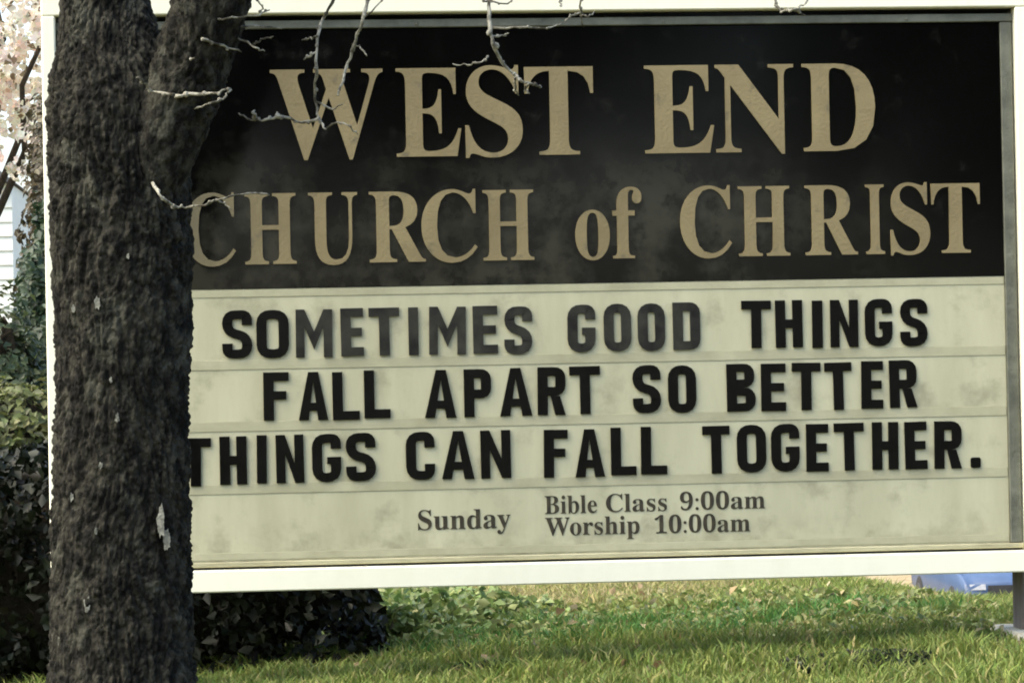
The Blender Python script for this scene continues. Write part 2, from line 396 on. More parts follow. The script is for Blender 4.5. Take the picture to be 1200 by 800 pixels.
ROWS = [   # text, base height above the opening, left and right edge of every letter in metres from the sign's middle
    ('SOMETIMESGOODTHINGS', 0.505, [-.781, -.711, -.699, -.623, -.605, -.519, -.496, -.443, -.428, -.356, -.333, -.311, -.284, -.197, -.177, -.119, -.102, -.036, .052, .118, .141, .206, .224, .289, .310, .375, .478, .549, .562, .627, .652, .676, .697, .764, .783, .849, .870, .936]),
    ('FALLAPARTSOBETTER', 0.354, [-.685, -.626, -.601, -.532, -.519, -.456, -.443, -.382, -.297, -.223, -.202, -.138, -.115, -.039, -.024, .042, .055, .128, .209, .276, .295, .362, .439, .508, .523, .582, .599, .668, .681, .746, .770, .822, .841, .907]),
    ('THINGSCANFALLTOGETHER.', 0.204, [-.886, -.816, -.792, -.729, -.704, -.682, -.657, -.592, -.571, -.503, -.489, -.419, -.345, -.277, -.259, -.182, -.164, -.093, -.012, .044, .065, .135, .152, .212, .225, .287, .377, .442, .461, .531, .545, .613, .631, .684, .701, .773, .794, .857, .876, .929, .948, 1.014, 1.038, 1.061])]
CAPH = 0.1155
for text, base, xs in ROWS:
    for i, ch in enumerate(text):
        x0, x1 = xs[2 * i], xs[2 * i + 1]
        x0 -= 0.001; x1 += 0.001
        sc = CAPH / 10; W = (x1 - x0) / sc
        polys = block_B(W) if ch == 'B' else block_glyph(ch, W)
        tilt = random.gauss(0, 0.008); dz = random.gauss(0, 0.0010)
        b = MB()
        for p in polys:
            pts = []
            for q in ccw(p):
                lx, lz = q[0] * sc, q[1] * sc
                pts.append((x0 + lx - lz * tilt, ZS + base + dz + lz + lx * tilt))
            b.prism(pts, -0.0062, -0.0026)
        lt = b.build('letter', M['letter_glare'] if base > 0.5 and 2 <= i <= 12 else M['letter'], board)

# --- serif lettering (drawn with the built-in font's bold serif characters)
def serif(s):
    r = ''
    for c in s:
        if 'A' <= c <= 'Z': r += chr(0x1D400 + ord(c) - 65)
        elif 'a' <= c <= 'z': r += chr(0x1D41A + ord(c) - 97)
        elif '0' <= c <= '9': r += chr(0x1D7CE + ord(c) - 48)
        else: r += c
    return r
_glyphs = {}
def text_mesh(s, ext, res=4):
    if (s, ext) in _glyphs: return _glyphs[s, ext].copy()
    cu = bpy.data.curves.new('lettering', 'FONT')
    cu.body = serif(s); cu.size = 1.0; cu.resolution_u = res; cu.fill_mode = 'BOTH'; cu.extrude = ext / 2
    ob = bpy.data.objects.new('lettering', cu)
    col.objects.link(ob)
    dg = bpy.context.evaluated_depsgraph_get(); dg.update()
    me = bpy.data.meshes.new_from_object(ob.evaluated_get(dg))
    bpy.data.objects.remove(ob)
    _glyphs[s, ext] = me
    return me.copy()
def co(me):
    a = np.empty(len(me.vertices) * 3); me.vertices.foreach_get('co', a); return a.reshape(-1, 3)
CAP = co(text_mesh('H', 0.05))[:, 1].max()
def put_text(name, s, x0, x1, base, cap, m, parent, y_front, depth):
    me = text_mesh(s, 0.05)
    c = co(me)
    sx = (x1 - x0) / (c[:, 0].max() - c[:, 0].min()); sy = cap / CAP
    w = np.empty_like(c)
    w[:, 0] = x0 + (c[:, 0] - c[:, 0].min()) * sx
    w[:, 2] = ZS + base + c[:, 1] * sy
    w[:, 1] = y_front + depth * (0.5 - c[:, 2] / 0.05)
    me.vertices.foreach_set('co', w.ravel()); me.update()
    me.name = name
    me.materials.clear()
    return link(name, me, m, parent)
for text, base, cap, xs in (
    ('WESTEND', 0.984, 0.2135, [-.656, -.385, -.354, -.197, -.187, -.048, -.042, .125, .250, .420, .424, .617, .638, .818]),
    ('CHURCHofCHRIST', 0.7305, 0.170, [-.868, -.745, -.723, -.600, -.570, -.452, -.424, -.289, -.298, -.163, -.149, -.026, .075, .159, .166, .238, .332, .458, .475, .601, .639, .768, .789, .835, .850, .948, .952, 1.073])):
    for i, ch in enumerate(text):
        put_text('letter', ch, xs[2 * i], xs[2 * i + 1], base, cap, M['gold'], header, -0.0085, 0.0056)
for s, x0, x1, base, cap in (('Sunday', -.320, -.096, 0.084, 0.047), ('Bible', -.012, .115, 0.1155, 0.043), ('Class', .137, .286, 0.1165, 0.043),
                             ('9:00am', .318, .527, 0.117, 0.042), ('Worship', -.012, .218, 0.0630, 0.043), ('10:00am', .255, .489, 0.0620, 0.042)):
    put_text('printed_word', s, x0, x1, base, cap, M['print'], board, -0.0022, 0.0012)
# screws on the retainers, posts and footings
for x in (-0.9, -0.3, 0.3, 0.9):
    MB().blob((x, -0.0105, ZT - 0.026), (0.004, 0.002, 0.004), 8, 6).build('screw', M['retainer'], sign, True)
for x in (-1.10, 1.225):
    zg = float(ground_z(x, 0.14))
    MB().box(x - 0.045, x + 0.045, 0.090, 0.180, zg - 0.25, ZS - 0.0495 if x > 0 else ZS - 0.0495, 0.006).build('post', M['post'], sign)
    MB().box(x - 0.085, x + 0.115, 0.0, 0.270, zg - 0.10, zg + 0.018, 0.012).build('footing', M['concrete'], sign)

# ------------------------------------------------------------------ near tree in front of the sign
TY = -1.0
tree = tag(empty('bare_tree', (at(140, 600, TY)[0], TY, float(ground_z(at(140, 600, TY)[0], TY)))),
           'bare dark barked tree trunk standing in front of the church sign', 'tree')
def bark_disp(p, seed=0.0):
    w = noise.noise_vector(Vector((p[0] * 11 + seed, p[1] * 11, p[2] * 6))) * 0.035
    x, y, z = p[0] + w.x, p[1] + w.y, p[2] + w.z
    d, _ = noise.voronoi(Vector((x * 44 + seed, y * 44, z * 9.5)))         # long plates between furrows
    furrow = max(0.0, 1.0 - (d[1] - d[0]) / 0.42)
    d2, _ = noise.voronoi(Vector((x * 92, y * 92 + seed, z * 46)))          # small flakes on the plates
    flake = max(0.0, 1.0 - (d2[1] - d2[0]) / 0.30)
    n1 = noise.noise(Vector((p[0] * 8 + seed, p[1] * 8, p[2] * 3)))
    n2 = noise.noise(Vector((p[0] * 130, p[1] * 130, p[2] * 90)))
    k = 0.5 + 0.5 * noise.noise(Vector((p[0] * 5, p[1] * 5 + seed, p[2] * 3.3)))
    return 0.006 * n1 + 0.0028 * n2 - 0.011 * furrow * (0.35 + 0.9 * k) - 0.0045 * flake * (0.4 + k) + 0.003 * (d2[0] < 0.28) * k + 0.0045
def barked(name, cl, rad, nseg, step, parent, seed):
    """cl: list of centre points, rad: radii; resampled and displaced"""
    cl = np.array(cl, float); rad = np.array(rad, float)
    s = np.concatenate([[0], np.cumsum(np.linalg.norm(np.diff(cl, axis=0), axis=1))])
    n = int(s[-1] / step); u = np.linspace(0, s[-1], n)
    C = np.stack([np.interp(u, s, cl[:, k]) for k in range(3)], 1); Rr = np.interp(u, s, rad)
    ker = np.ones(31) / 31
    pad = lambda a: np.convolve(np.pad(a, 15, mode='edge'), ker, 'valid')
    C = np.stack([pad(C[:, k]) for k in range(3)], 1); Rr = pad(Rr)
    v, f = [], []
    for i in range(n):
        t = C[min(i + 1, n - 1)] - C[max(i - 1, 0)]; t = t / np.linalg.norm(t)
        a = np.cross(t, [0, 1, 0]); a /= np.linalg.norm(a); b = np.cross(t, a)
        for k in range(nseg):
            w = 2 * math.pi * k / nseg
            d = a * math.cos(w) + b * math.sin(w)
            p = C[i] + d * Rr[i]
            v.append(p + d * bark_disp(p, seed) * min(1.0, Rr[i] / 0.08))
    for i in range(n - 1):
        for k in range(nseg):
            f.append((i * nseg + k, (i + 1) * nseg + k, (i + 1) * nseg + (k + 1) % nseg, i * nseg + (k + 1) % nseg))
    f.append(tuple(range((n - 1) * nseg, n * nseg)))
    return mesh(name, v, f, M['bark'], parent, True)
prof = [(-260, 40, 130), (-120, 62, 150), (0, 70, 172), (40, 66, 186), (80, 58, 205), (110, 53, 216), (150, 54, 222), (200, 57, 224), (300, 60, 226), (400, 64, 224),
        (480, 63, 222), (560, 61, 223), (650, 59, 224), (750, 57, 228), (800, 55, 231)]
cl, rd = [], []
for py, l, r in prof:
    a, b = at(l, py, TY), at(r, py, TY)
    cl.append((a + b) / 2); rd.append(np.linalg.norm(b - a) / 2 - 0.002)
cl.insert(0, cl[0] + np.array([-0.18, 0.12, 0.75])); rd.insert(0, 0.045)
last = cl[-1].copy(); zg = float(ground_z(last[0], TY))
cl.append(np.array([last[0], TY, zg + 0.03])); rd.append(rd[-1] * 1.10)
cl.append(np.array([last[0], TY, zg - 0.10])); rd.append(rd[-1] * 1.3)
barked('trunk', cl[::-1], rd[::-1], 330, 0.0032, tree, 0.0)
lp = [(150, 330, 20), (165, 240, 36), (190, 165, 44), (222, 90, 44), (234, 40, 44), (246, 0, 44), (275, -80, 40), (330, -190, 34), (430, -300, 26), (620, -400, 18), (860, -440, 12), (1020, -470, 6)]
cl = [at(x, y, TY - 0.03 - 0.02 * i) for i, (x, y, w) in enumerate(lp)]
rd = [w / 567 for x, y, w in lp]
barked('limb', cl, rd, 130, 0.006, tree, 5.0)
# upper bare branches (above the picture)
def wiggle(a, b, n, amp, seed):
    out = []
    for i in range(n + 1):
        t = i / n
        p = Vector(a).lerp(Vector(b), t)
        k = amp * math.sin(math.pi * t) if i not in (0, n) else 0
        out.append(p + Vector((noise.noise(Vector((t * 3, seed, 0))), noise.noise(Vector((t * 3, seed, 5))), noise.noise(Vector((t * 3, seed, 9))))) * (k + amp * 0.4 * (0 < i < n)))
    return out
top = at(80, -330, TY)
for k, (dx, dy, dz) in enumerate(((-0.9, 0.5, 1.3), (0.6, 0.7, 1.5), (-0.6, -0.6, 1.1), (0.3, -0.5, 1.6), (-1.3, 0.1, 0.7))):
    a = Vector(top) + Vector((-0.1, 0.08, 0.15 * k - 0.1)); b = a + Vector((dx, dy, dz))
    MB().tube(wiggle(a, b, 9, 0.16, k * 3.1), [0.034 * (1 - 0.09 * i) for i in range(10)], 8).build('branch', M['bark'], tree, True)
    for q in range(3):
        c = a.lerp(b, 0.35 + 0.2 * q); d = c + Vector((random.uniform(-.5, .5), random.uniform(-.5, .5), random.uniform(.1, .6)))
        MB().tube(wiggle(c, d, 6, 0.08, k + q * 7.7), [0.011 * (1 - 0.13 * i) for i in range(7)], 6).build('branch', M['bark'], tree, True)
# twigs that hang in front of the sign
def twig(path, w, dy, side=True, seedk=0):
    """path in picture pixels on a plane a little in front of the trunk"""
    Y = TY + dy
    P = [Vector(at(x, y, Y + 0.03 * math.sin(i * 1.7 + seedk))) for i, (x, y) in enumerate(path)]
    pts, rads = [], []
    tot = len(P) - 1
    for i in range(tot):
        for k in range(4):
            t = k / 4
            p = P[i].lerp(P[i + 1], t)
            j = 0.0022 + 0.035 * (P[i] - P[i + 1]).length * (path[i + 1][1] < 1) * (0 < k)
            pts.append(p + Vector((random.uniform(-j, j), random.uniform(-j, j), random.uniform(-j, j))))
            rads.append(w * 0.60 / 1134 * (1 - 0.45 * (i + t) / tot) * random.uniform(0.75, 1.25))
    pts.append(P[-1]); rads.append(w * 0.60 / 1134 * 0.45)
    b = MB().tube(pts, rads, 7)
    for i in range(2, len(pts) - 1, 3):         # bud scars and spurs
        r = rads[i] * random.uniform(1.25, 1.8)
        b.blob(pts[i] + Vector((random.uniform(-r, r), -r * 0.3, random.uniform(-r, r))) * 0.6, (r, r, r), 6, 4)
    return b.build('twig', M['twig'], tree, True)
TW = [
    ([(470, -320), (446, -120), (432, 0), (424, 25), (414, 55), (406, 80), (396, 112)], 9, -0.10),
    ([(424, 22), (445, 4), (452, -14)], 4, -0.10), ([(415, 52), (426, 60), (430, 66)], 4, -0.10),
    ([(430, -300), (412, -60), (392, -2), (378, 22), (372, 45), (371, 80), (368, 115), (374, 140), (382, 152)], 8, -0.06),
    ([(371, 62), (362, 67), (356, 70)], 5, -0.06), ([(372, 42), (360, 46), (354, 47)], 4, -0.06),
    ([(374, 140), (352, 143), (330, 136), (312, 141), (290, 140), (280, 133)], 6, -0.05), ([(370, 118), (390, 128), (402, 122)], 4, -0.06),
    ([(382, 152), (396, 142), (410, 148), (420, 158)], 4, -0.06), ([(300, 140), (298, 133), (297, 130)], 7, -0.05), ([(326, 138), (325, 131)], 7, -0.05),
    ([(600, -390), (580, -120), (574, 0), (574, 30), (577, 50), (588, 72), (604, 90), (612, 96), (628, 100), (634, 102)], 9, -0.12),
    ([(576, 42), (592, 42), (596, 39)], 4, -0.12), ([(574, 2), (596, 4), (606, -3)], 4, -0.12), ([(574, 1), (560, -3), (548, -10)], 4, -0.12),
    ([(574, 33), (610, 33), (640, 33), (658, 28)], 5, -0.10), ([(573, 67), (562, 73), (548, 76), (530, 75)], 4, -0.10), ([(604, 90), (603, 104), (608, 112)], 5, -0.12), ([(618, 98), (616, 106), (621, 110)], 5, -0.12),
    ([(655, -410), (652, -60), (656, 0), (658, 8)], 5, -0.08), ([(700, -420), (684, -80), (680, 0), (681, 14), (684, 32)], 6, -0.08), ([(681, 16), (668, 18), (662, 26)], 4, -0.08), ([(681, 18), (690, 20), (697, 14)], 4, -0.08),
    ([(905, -440), (902, -60), (908, 4), (916, 14), (930, 12), (944, 3), (950, -6)], 7, -0.09), ([(930, 12), (938, 16), (944, 18)], 4, -0.09),
    ([(205, 112), (178, 107), (168, 96), (160, 91)], 6, -0.19), ([(205, 112), (232, 110), (258, 108), (270, 104)], 7, -0.19), ([(270, 105), (262, 116), (246, 121), (228, 128)], 5, -0.17),
    ([(180, 214), (188, 230), (202, 242), (218, 243), (240, 240), (262, 232), (300, 226), (316, 229)], 6, -0.19), ([(240, 240), (252, 234), (262, 237), (272, 246)], 4, -0.19),
    ([(236, 46), (262, 54), (283, 61)], 6, -0.17), ([(262, 20), (268, 40), (286, 48), (300, 56), (310, 60)], 5, -0.16), ([(296, 53), (306, 47), (320, 43)], 5, -0.16), ([(205, 70), (224, 69), (228, 68)], 6, -0.17),
    ([(232, 20), (262, 22), (300, 19), (316, 12)], 5, -0.17), ([(270, -8), (300, -3), (308, 8), (306, 16)], 5, -0.15), ([(262, 32), (300, 30), (330, 34)], 5, -0.12),
]
for k, (p, w, dy) in enumerate(TW): twig(p, w, dy, seedk=k)
# pale chips of lichen and split bark
def chip(px, py, w, h, k):
    c = Vector(at(px, py, TY)); x0 = cl_x(py); R = 0.146
    off = (c.x - x0) / R
    y = TY - R * math.sqrt(max(0.05, 1 - off * off)) - 0.006
    c = Vector(at(px, py, y))
    b = MB()
    n = 26; pts = []
    for i in range(n):
        a = 2 * math.pi * i / n; r = 1 + 0.55 * noise.noise(Vector((math.cos(a) * 1.5 + k * 3, math.sin(a) * 1.5, k))) + 0.4 * noise.noise(Vector((math.cos(a) * 5 + k * 3, math.sin(a) * 5, k)))
        pts.append((c.x + w * 0.60 / 1134 * r * math.cos(a), c.z + h / 1134 * r * math.sin(a)))
    b.prism(pts, y - 0.001, y + 0.014)
    b.build('bark_chip', M['chip'], tree)
def cl_x(py):
    l = np.interp(py, [p[0] for p in prof], [p[1] for p in prof]); r = np.interp(py, [p[0] for p in prof], [p[2] for p in prof])
    return at((l + r) / 2, py, TY)[0]
for k, (px, py, w, h) in enumerate([(189, 612, 15, 30), (195, 632, 14, 20), (102, 708, 12, 16), (70, 752, 7, 18), (114, 355, 11, 15), (118, 545, 7, 7), (84, 582, 7, 9), (137, 490, 7, 9), (112, 622, 7, 6), (92, 724, 8, 7), (86, 362, 8, 8), (130, 445, 5, 6), (150, 300, 5, 6)]):
    chip(px, py, w, h, k)

# ------------------------------------------------------------------ leaves, grass
def cards(name, P, size, tint, m, parent=None, aspect=1.7, flat=0.0, kind='stuff', rg=rng, fold=0.18, normals=None):
    """one small folded leaf at every point of P"""
    n = len(P)
    size = np.broadcast_to(size, (n,)) * rg.uniform(0.7, 1.3, n)
    nrm = rg.normal(size=(n, 3))
    if normals is not None: nrm = nrm * 0.6 + normals * 1.2
    nrm[:, 2] += flat
    nrm /= np.linalg.norm(nrm, axis=1)[:, None]
    t = rg.normal(size=(n, 3)); t -= (t * nrm).sum(1)[:, None] * nrm; t /= np.linalg.norm(t, axis=1)[:, None]
    b = np.cross(nrm, t)
    L = size[:, None]; Wd = L / aspect
    base = P - t * L * 0.5; tip = P + t * L * 0.5
    s1 = P + b * Wd * 0.5 + nrm * L * fold; s2 = P - b * Wd * 0.5 + nrm * L * fold
    v = np.stack([base, s1, tip, s2], 1).reshape(-1, 3)
    o = np.arange(n)[:, None] * 4
    f = np.concatenate([o + np.array([[0, 2, 1]]), o + np.array([[0, 3, 2]])], 1).reshape(-1, 3)
    return raw(name, v, f, np.repeat(tint, 4, 0), m, parent, kind)
def raw(name, v, f, tint, m, parent=None, kind=None):
    me = bpy.data.meshes.new(name)
    me.vertices.add(len(v)); me.vertices.foreach_set('co', np.asarray(v, np.float32).ravel())
    k = f.shape[1]
    me.loops.add(f.size); me.loops.foreach_set('vertex_index', f.ravel().astype(np.int32))
    me.polygons.add(len(f)); me.polygons.foreach_set('loop_start', (np.arange(len(f)) * k).astype(np.int32))
    me.polygons.foreach_set('loop_total', np.full(len(f), k, np.int32))
    a = me.attributes.new('tint', 'FLOAT_COLOR', 'POINT')
    c = np.ones((len(v), 4), np.float32); c[:, :3] = tint
    a.data.foreach_set('color', c.ravel())
    me.update(calc_edges=True)
    o = link(name, me, m, parent)
    if kind: o['kind'] = kind
    return o
def tints(n, cols, weights=None, jitter=0.2, rg=rng):
    c = np.array(cols)[rg.choice(len(cols), n, p=weights)]
    return c * rg.uniform(1 - jitter, 1 + jitter, (n, 1)) * rg.uniform(0.93, 1.07, (n, 3))
def fnoise(P, s, seed=0.0):
    return np.array([noise.fractal(Vector((p[0] * s + seed, p[1] * s, p[2] * s)), 1.0, 2.0, 3) for p in P])

# hedge behind the sign's left half
hx0, hx1 = at(-160, 600, 1.0)[0], at(446, 700, 0.75)[0]
hedge = tag(empty('hedge', ((hx0 + hx1) / 2, 0.95, float(ground_z((hx0 + hx1) / 2, 0.95)))),
            'low dark evergreen hedge growing behind the left half of the sign', 'hedge')
def hedge_top(x): return at(30, 528, 1.0)[2] + 0.03 * np.sin(x * 5)
n = 34000
x = rng.uniform(hx0, hx1, n); y = rng.uniform(0.62, 1.45, n); zb = ground_z(x, y); u = rng.uniform(0, 1, n)
z = zb + 0.02 + (hedge_top(x) - zb) * u
surf = np.minimum.reduce([(x - hx0) / 0.08, (hx1 - x) / 0.08, (y - 0.62) / 0.10, (1.45 - y) / 0.10, (hedge_top(x) - z) / 0.08])
P = np.stack([x, y, z], 1)
keep = (rng.uniform(0, 1, n) < np.exp(-np.clip(surf, 0, 9) * 0.8) * 1.2 + 0.08)
P = P[keep]; dn = fnoise(P, 9.0); P = P[dn > -0.28]
P[:, 0] += 0.05 * fnoise(P, 6, 3.0); P[:, 1] += 0.09 * fnoise(P, 6, 8.0)
cards('foliage', P, 0.036, tints(len(P), [(.007, .010, .005), (.010, .014, .007), (.026, .032, .019), (.013, .012, .008)], [.6, .27, .03, .1]), M['hedge_leaf'], hedge, 1.5)
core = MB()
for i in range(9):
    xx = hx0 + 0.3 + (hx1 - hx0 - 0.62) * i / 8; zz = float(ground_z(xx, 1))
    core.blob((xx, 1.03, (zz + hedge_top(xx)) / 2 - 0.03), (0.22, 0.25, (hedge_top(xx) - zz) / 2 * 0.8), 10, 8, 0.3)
core.build('shade_core', M['inner'], hedge)
for i in range(14):
    xx = random.uniform(hx0 + 0.1, hx1 - 0.1); yy = random.uniform(0.8, 1.2); zz = float(ground_z(xx, yy))
    MB().tube(wiggle((xx, yy, zz - 0.03), (xx + random.uniform(-.1, .1), yy, zz + 0.4), 4, 0.03, i), [0.012, 0.01, 0.008, 0.006, 0.004], 6).build('stem', M['wood'], hedge)

def crown_points(n, c, r, shell=0.55, lump=0.35, s=1.2, seed=0.0, rg=rng):
    d = rg.normal(size=(n, 3)); d /= np.linalg.norm(d, axis=1)[:, None]
    k = rg.uniform(shell ** 3, 1, n) ** (1 / 3)
    lumpk = 1 + lump * fnoise(d * 2.2, s, seed)
    P = np.array(c) + d * np.array(r) * (k * lumpk)[:, None]
    return P, d
def bush(name, label, cat, c, r, n, size, cols, weights, m, group=None, shell=0.5, gap=-0.3, gs=5.0, core_k=0.7, trunk=None, aspect=1.6, normals=True, cluster=0):
    zg = float(ground_z(c[0], c[1]))
    o = tag(empty(name, (c[0], c[1], zg)), label, cat, group)
    P, d = crown_points(n, c, r, shell, seed=c[0] * 3.3)
    g = fnoise(P, gs, c[0]); k = g > gap
    P, d = P[k], d[k]
    if cluster:                                 # flowers sit in round bunches
        m_ = len(P); e = rng.normal(size=(m_ * cluster, 3)); e /= np.linalg.norm(e, axis=1)[:, None]
        P = np.repeat(P, cluster, 0) + e * (size * rng.uniform(0.5, 1.3, m_)).repeat(cluster)[:, None]; d = e
    k = P[:, 2] > ground_z(P[:, 0], P[:, 1]) + 0.01
    P, d = P[k], d[k]
    cards('crown' if trunk else 'foliage', P, size, tints(len(P), cols, weights), m, o, aspect, 0.25, normals=d if normals else None)
    if core_k: MB().blob(c, [q * core_k for q in r], 14, 10, 0.4).build('shade_core', M['inner'], o)
    tr = trunk or 0.03
    MB().tube(wiggle((c[0], c[1], zg - 0.1), (c[0] + 0.05, c[1], c[2]), 6, 0.05, c[0]), [tr * (1 - 0.1 * i) for i in range(7)], 8).build('trunk' if trunk else 'stem', M['wood'], o, True)
    if trunk:
        for k in range(7):
            a = 2 * math.pi * k / 7 + 0.4
            e = Vector(c) + Vector((math.cos(a) * r[0] * 0.75, math.sin(a) * r[1] * 0.75, random.uniform(-0.1, 0.6) * r[2]))
            s = Vector((c[0], c[1], zg + (c[2] - zg) * random.uniform(0.45, 0.95)))
            MB().tube(wiggle(s, e, 6, 0.12 * r[0], k + c[0]), [tr * 0.5 * (1 - 0.13 * i) for i in range(7)], 6).build('branch', M['wood'], o, True)
    return o
# olive shrub over the hedge, dark evergreens, blossom tree, at the left edge
c = at(18, 520, 2.6); bush('olive_shrub', 'light olive green rounded shrub rising behind the low dark hedge', 'shrub', c, (0.34, 0.32, 0.185), 7000, 0.034, [(.10, .12, .035), (.14, .15, .05), (.07, .085, .03)], None, M['leaf'], gap=-0.45, core_k=0.8)
c = at(62, 372, 5.4); bush('evergreen_shrub', 'dark green evergreen shrub beneath the pale blossom tree', 'shrub', (c[0], c[1], c[2] - 0.2), (0.17, 0.45, 0.66), 11000, 0.045, [(.018, .036, .018), (.03, .055, .028), (.045, .07, .035)], None, M['leaf'], gap=-0.3, core_k=0.75)
c = at(-5, 425, 4.6); bush('leafy_shrub', 'mid green leafy shrub against the white house corner', 'shrub', (c[0], c[1], c[2] - 0.18), (0.24, 0.3, 0.42), 5000, 0.04, [(.045, .065, .025), (.08, .10, .04), (.03, .045, .02)], None, M['leaf'], gap=-0.35, core_k=0.75)
c = at(80, 215, 7.5); bush('brown_shrub', 'brown twiggy shrub with tan leaves below the pale blossoms', 'shrub', (c[0], c[1], c[2] - 0.35), (0.24, 0.5, 0.95), 9000, 0.045, [(.055, .048, .025), (.085, .07, .04), (.035, .03, .018), (.16, .13, .08)], [.4, .3, .25, .05], M['leaf'], gap=-0.3, core_k=0.7)
c = at(-40, -12, 9.0)
bush('blossom_tree', 'flowering tree covered in pale pinkish white blossom beside the bare trunk', 'tree', (c[0], c[1], c[2]), (1.25, 1.1, 1.08), 3600, 0.046, [(.96, .92, .83), (.95, .87, .78), (.90, .72, .62), (.25, .19, .12)], [.55, .25, .08, .12], M['blossom'], gap=0.02, gs=5.0, core_k=0, trunk=0.05, aspect=1.1, shell=0.35, cluster=14)

c = at(972, 670, 3.6); bush('dark_sapling_shrub', 'small dark shrub at the crest of the lawn beside the parked car', 'shrub', (c[0], c[1], c[2]), (0.075, 0.075, 0.085), 900, 0.03, [(.018, .03, .014), (.03, .045, .02)], None, M['hedge_leaf'], gap=-0.6, core_k=0.8)
# ------------------------------------------------------------------ lawn
def px_world(px, py):
    """point of the ground seen at a pixel (march along the view ray)"""
    d = FWD + RIGHT * (px - 600) / FPX - UP * (py - 400) / FPX
    for t in np.arange(5, 60, 0.02):
        p = CAM + d * t
        if p[2] < ground_z(p[0], p[1]): return p
    return p
def patch(x, y, cx, cy, rx, ry, seed=0.0):
    nz = 0.35 * np.sin(x * 4.1 + seed) * np.cos(y * 3.3 + seed * 2) + 0.25 * np.sin(x * 9.7 + y * 6.1 + seed)
    return 1 - smooth(0.6, 1.25, np.sqrt(((x - cx) / rx) ** 2 + ((y - cy) / ry) ** 2) + nz * 0.5)
def lawn(name, n, x0, x1, y0, y1, h, w, seed):
    rg = np.random.default_rng(seed)
    x = rg.uniform(x0, x1, n); y = rg.uniform(y0, y1, n)
    clump = np.sin(x * 13 + np.sin(y * 7)) * np.sin(y * 11 + np.sin(x * 9))
    z = ground_z(x, y)
    dry = patch(x, y, 0.35, 3.2, 0.85, 1.7, 1.0)
    deep = patch(x, y, 0.35, 0.95, 0.95, 0.45, 2.0)
    dark = np.maximum(patch(x, y, 0.78, 0.45, 0.24, 0.16, 3.0), patch(x, y, -0.15, 0.25, 0.13, 0.12, 4.0))
    keep = rg.uniform(0, 1, n) > dark * 0.75
    x, y, z, dry, deep, dark, clump = [q[keep] for q in (x, y, z, dry, deep, dark, clump)]
    n = len(x)
    base = tints(n, [(.165, .22, .048), (.22, .25, .065), (.12, .18, .038), (.30, .28, .11)], [.4, .28, .22, .10], 0.25, rg)
    dryc = tints(n, [(.32, .28, .12), (.25, .245, .09), (.40, .34, .19)], [.45, .4, .15], 0.25, rg)
    deepc = tints(n, [(.07, .18, .04), (.10, .20, .048)], None, 0.25, rg)
    c = np.where((rg.uniform(0, 1, n) < dry * 0.8)[:, None], dryc, base)
    c = np.where((rg.uniform(0, 1, n) < deep * 0.8)[:, None], deepc, c)
    H = h * rg.uniform(0.5, 1.35, n) * (1 + 0.35 * clump)
    H = H * np.where((x > 1.02) & (np.abs(y + 0.05) < 0.4), 0.45, 1.0)
    ang = rg.uniform(0, 2 * np.pi, n); lean = rg.uniform(0.2, 1.0, n) * H
    face = rg.uniform(0, 2 * np.pi, n)
    D = np.stack([np.cos(ang), np.sin(ang)], 1); F = np.stack([np.cos(face), np.sin(face)], 1) * (w * rg.uniform(0.6, 1.4, n))[:, None]
    b = np.stack([x, y], 1)
    def pt(xy, zz): return np.concatenate([xy, zz[:, None]], 1)
    v = np.stack([pt(b - F / 2, z - 0.01), pt(b + F / 2, z - 0.01), pt(b + D * (lean * 0.35)[:, None] + F * 0.42, z + H * 0.6), pt(b + D * (lean * 0.35)[:, None] - F * 0.42, z + H * 0.6), pt(b + D * lean[:, None], z + H * 0.92)], 1).reshape(-1, 3)
    o = np.arange(n)[:, None] * 5
    f = np.concatenate([o + np.array([[0, 1, 2]]), o + np.array([[0, 2, 3]]), o + np.array([[3, 2, 4]])], 1).reshape(-1, 3)
    ob = raw(name, v, f, np.repeat(c, 5, 0), M['grass'])
    return ob
tag(lawn('lawn_grass', 280000, -2.6, 2.6, -1.3, 5.6, 0.040, 0.0055, 3), 'patchy green and straw coloured grass below the sign', 'grass', kind='stuff')
tag(lawn('rough_grass', 60000, -6, 6, 5.6, 12, 0.09, 0.012, 4), 'rough grass on the slope falling away behind the sign', 'grass', kind='stuff')

def cover(name, label, spots, n, size, cols, weights, height):
    P = []
    for cx, cy, rx, ry, k in spots:
        m = int(n * k)
        a = rng.uniform(0, 2 * np.pi, m); q = np.sqrt(rng.uniform(0, 1, m))
        x, y = cx + rx * q * np.cos(a), cy + ry * q * np.sin(a)
        hh = height * (1 - q ** 2 * 0.7) * (0.65 + 0.5 * np.sin(x * 17 + cy) * np.sin(y * 13))
        P.append(np.stack([x, y, ground_z(x, y) + np.clip(hh, 0.02, 1) * rng.uniform(0.3, 1, m)], 1))
    P = np.concatenate(P)
    o = cards(name, P, size, tints(len(P), cols, weights, 0.25), M['leaf'], None, 1.35, 0.9)
    return tag(o, label, 'ground cover', kind='stuff')
a = px_world(520, 740); b = px_world(470, 765); d = px_world(1060, 725)
cover('leafy_ground_cover', 'leafy green ground cover beside the end of the hedge', [(a[0], a[1] + 0.2, 0.38, 0.9, 0.5), (a[0] - 0.15, a[1] + 1.3, 0.4, 0.9, 0.3), (b[0], b[1], 0.14, 0.2, 0.2)], 9000, 0.036,
      [(.14, .20, .055), (.19, .24, .08), (.08, .13, .038), (.25, .27, .11)], [.4, .25, .25, .1], 0.12)
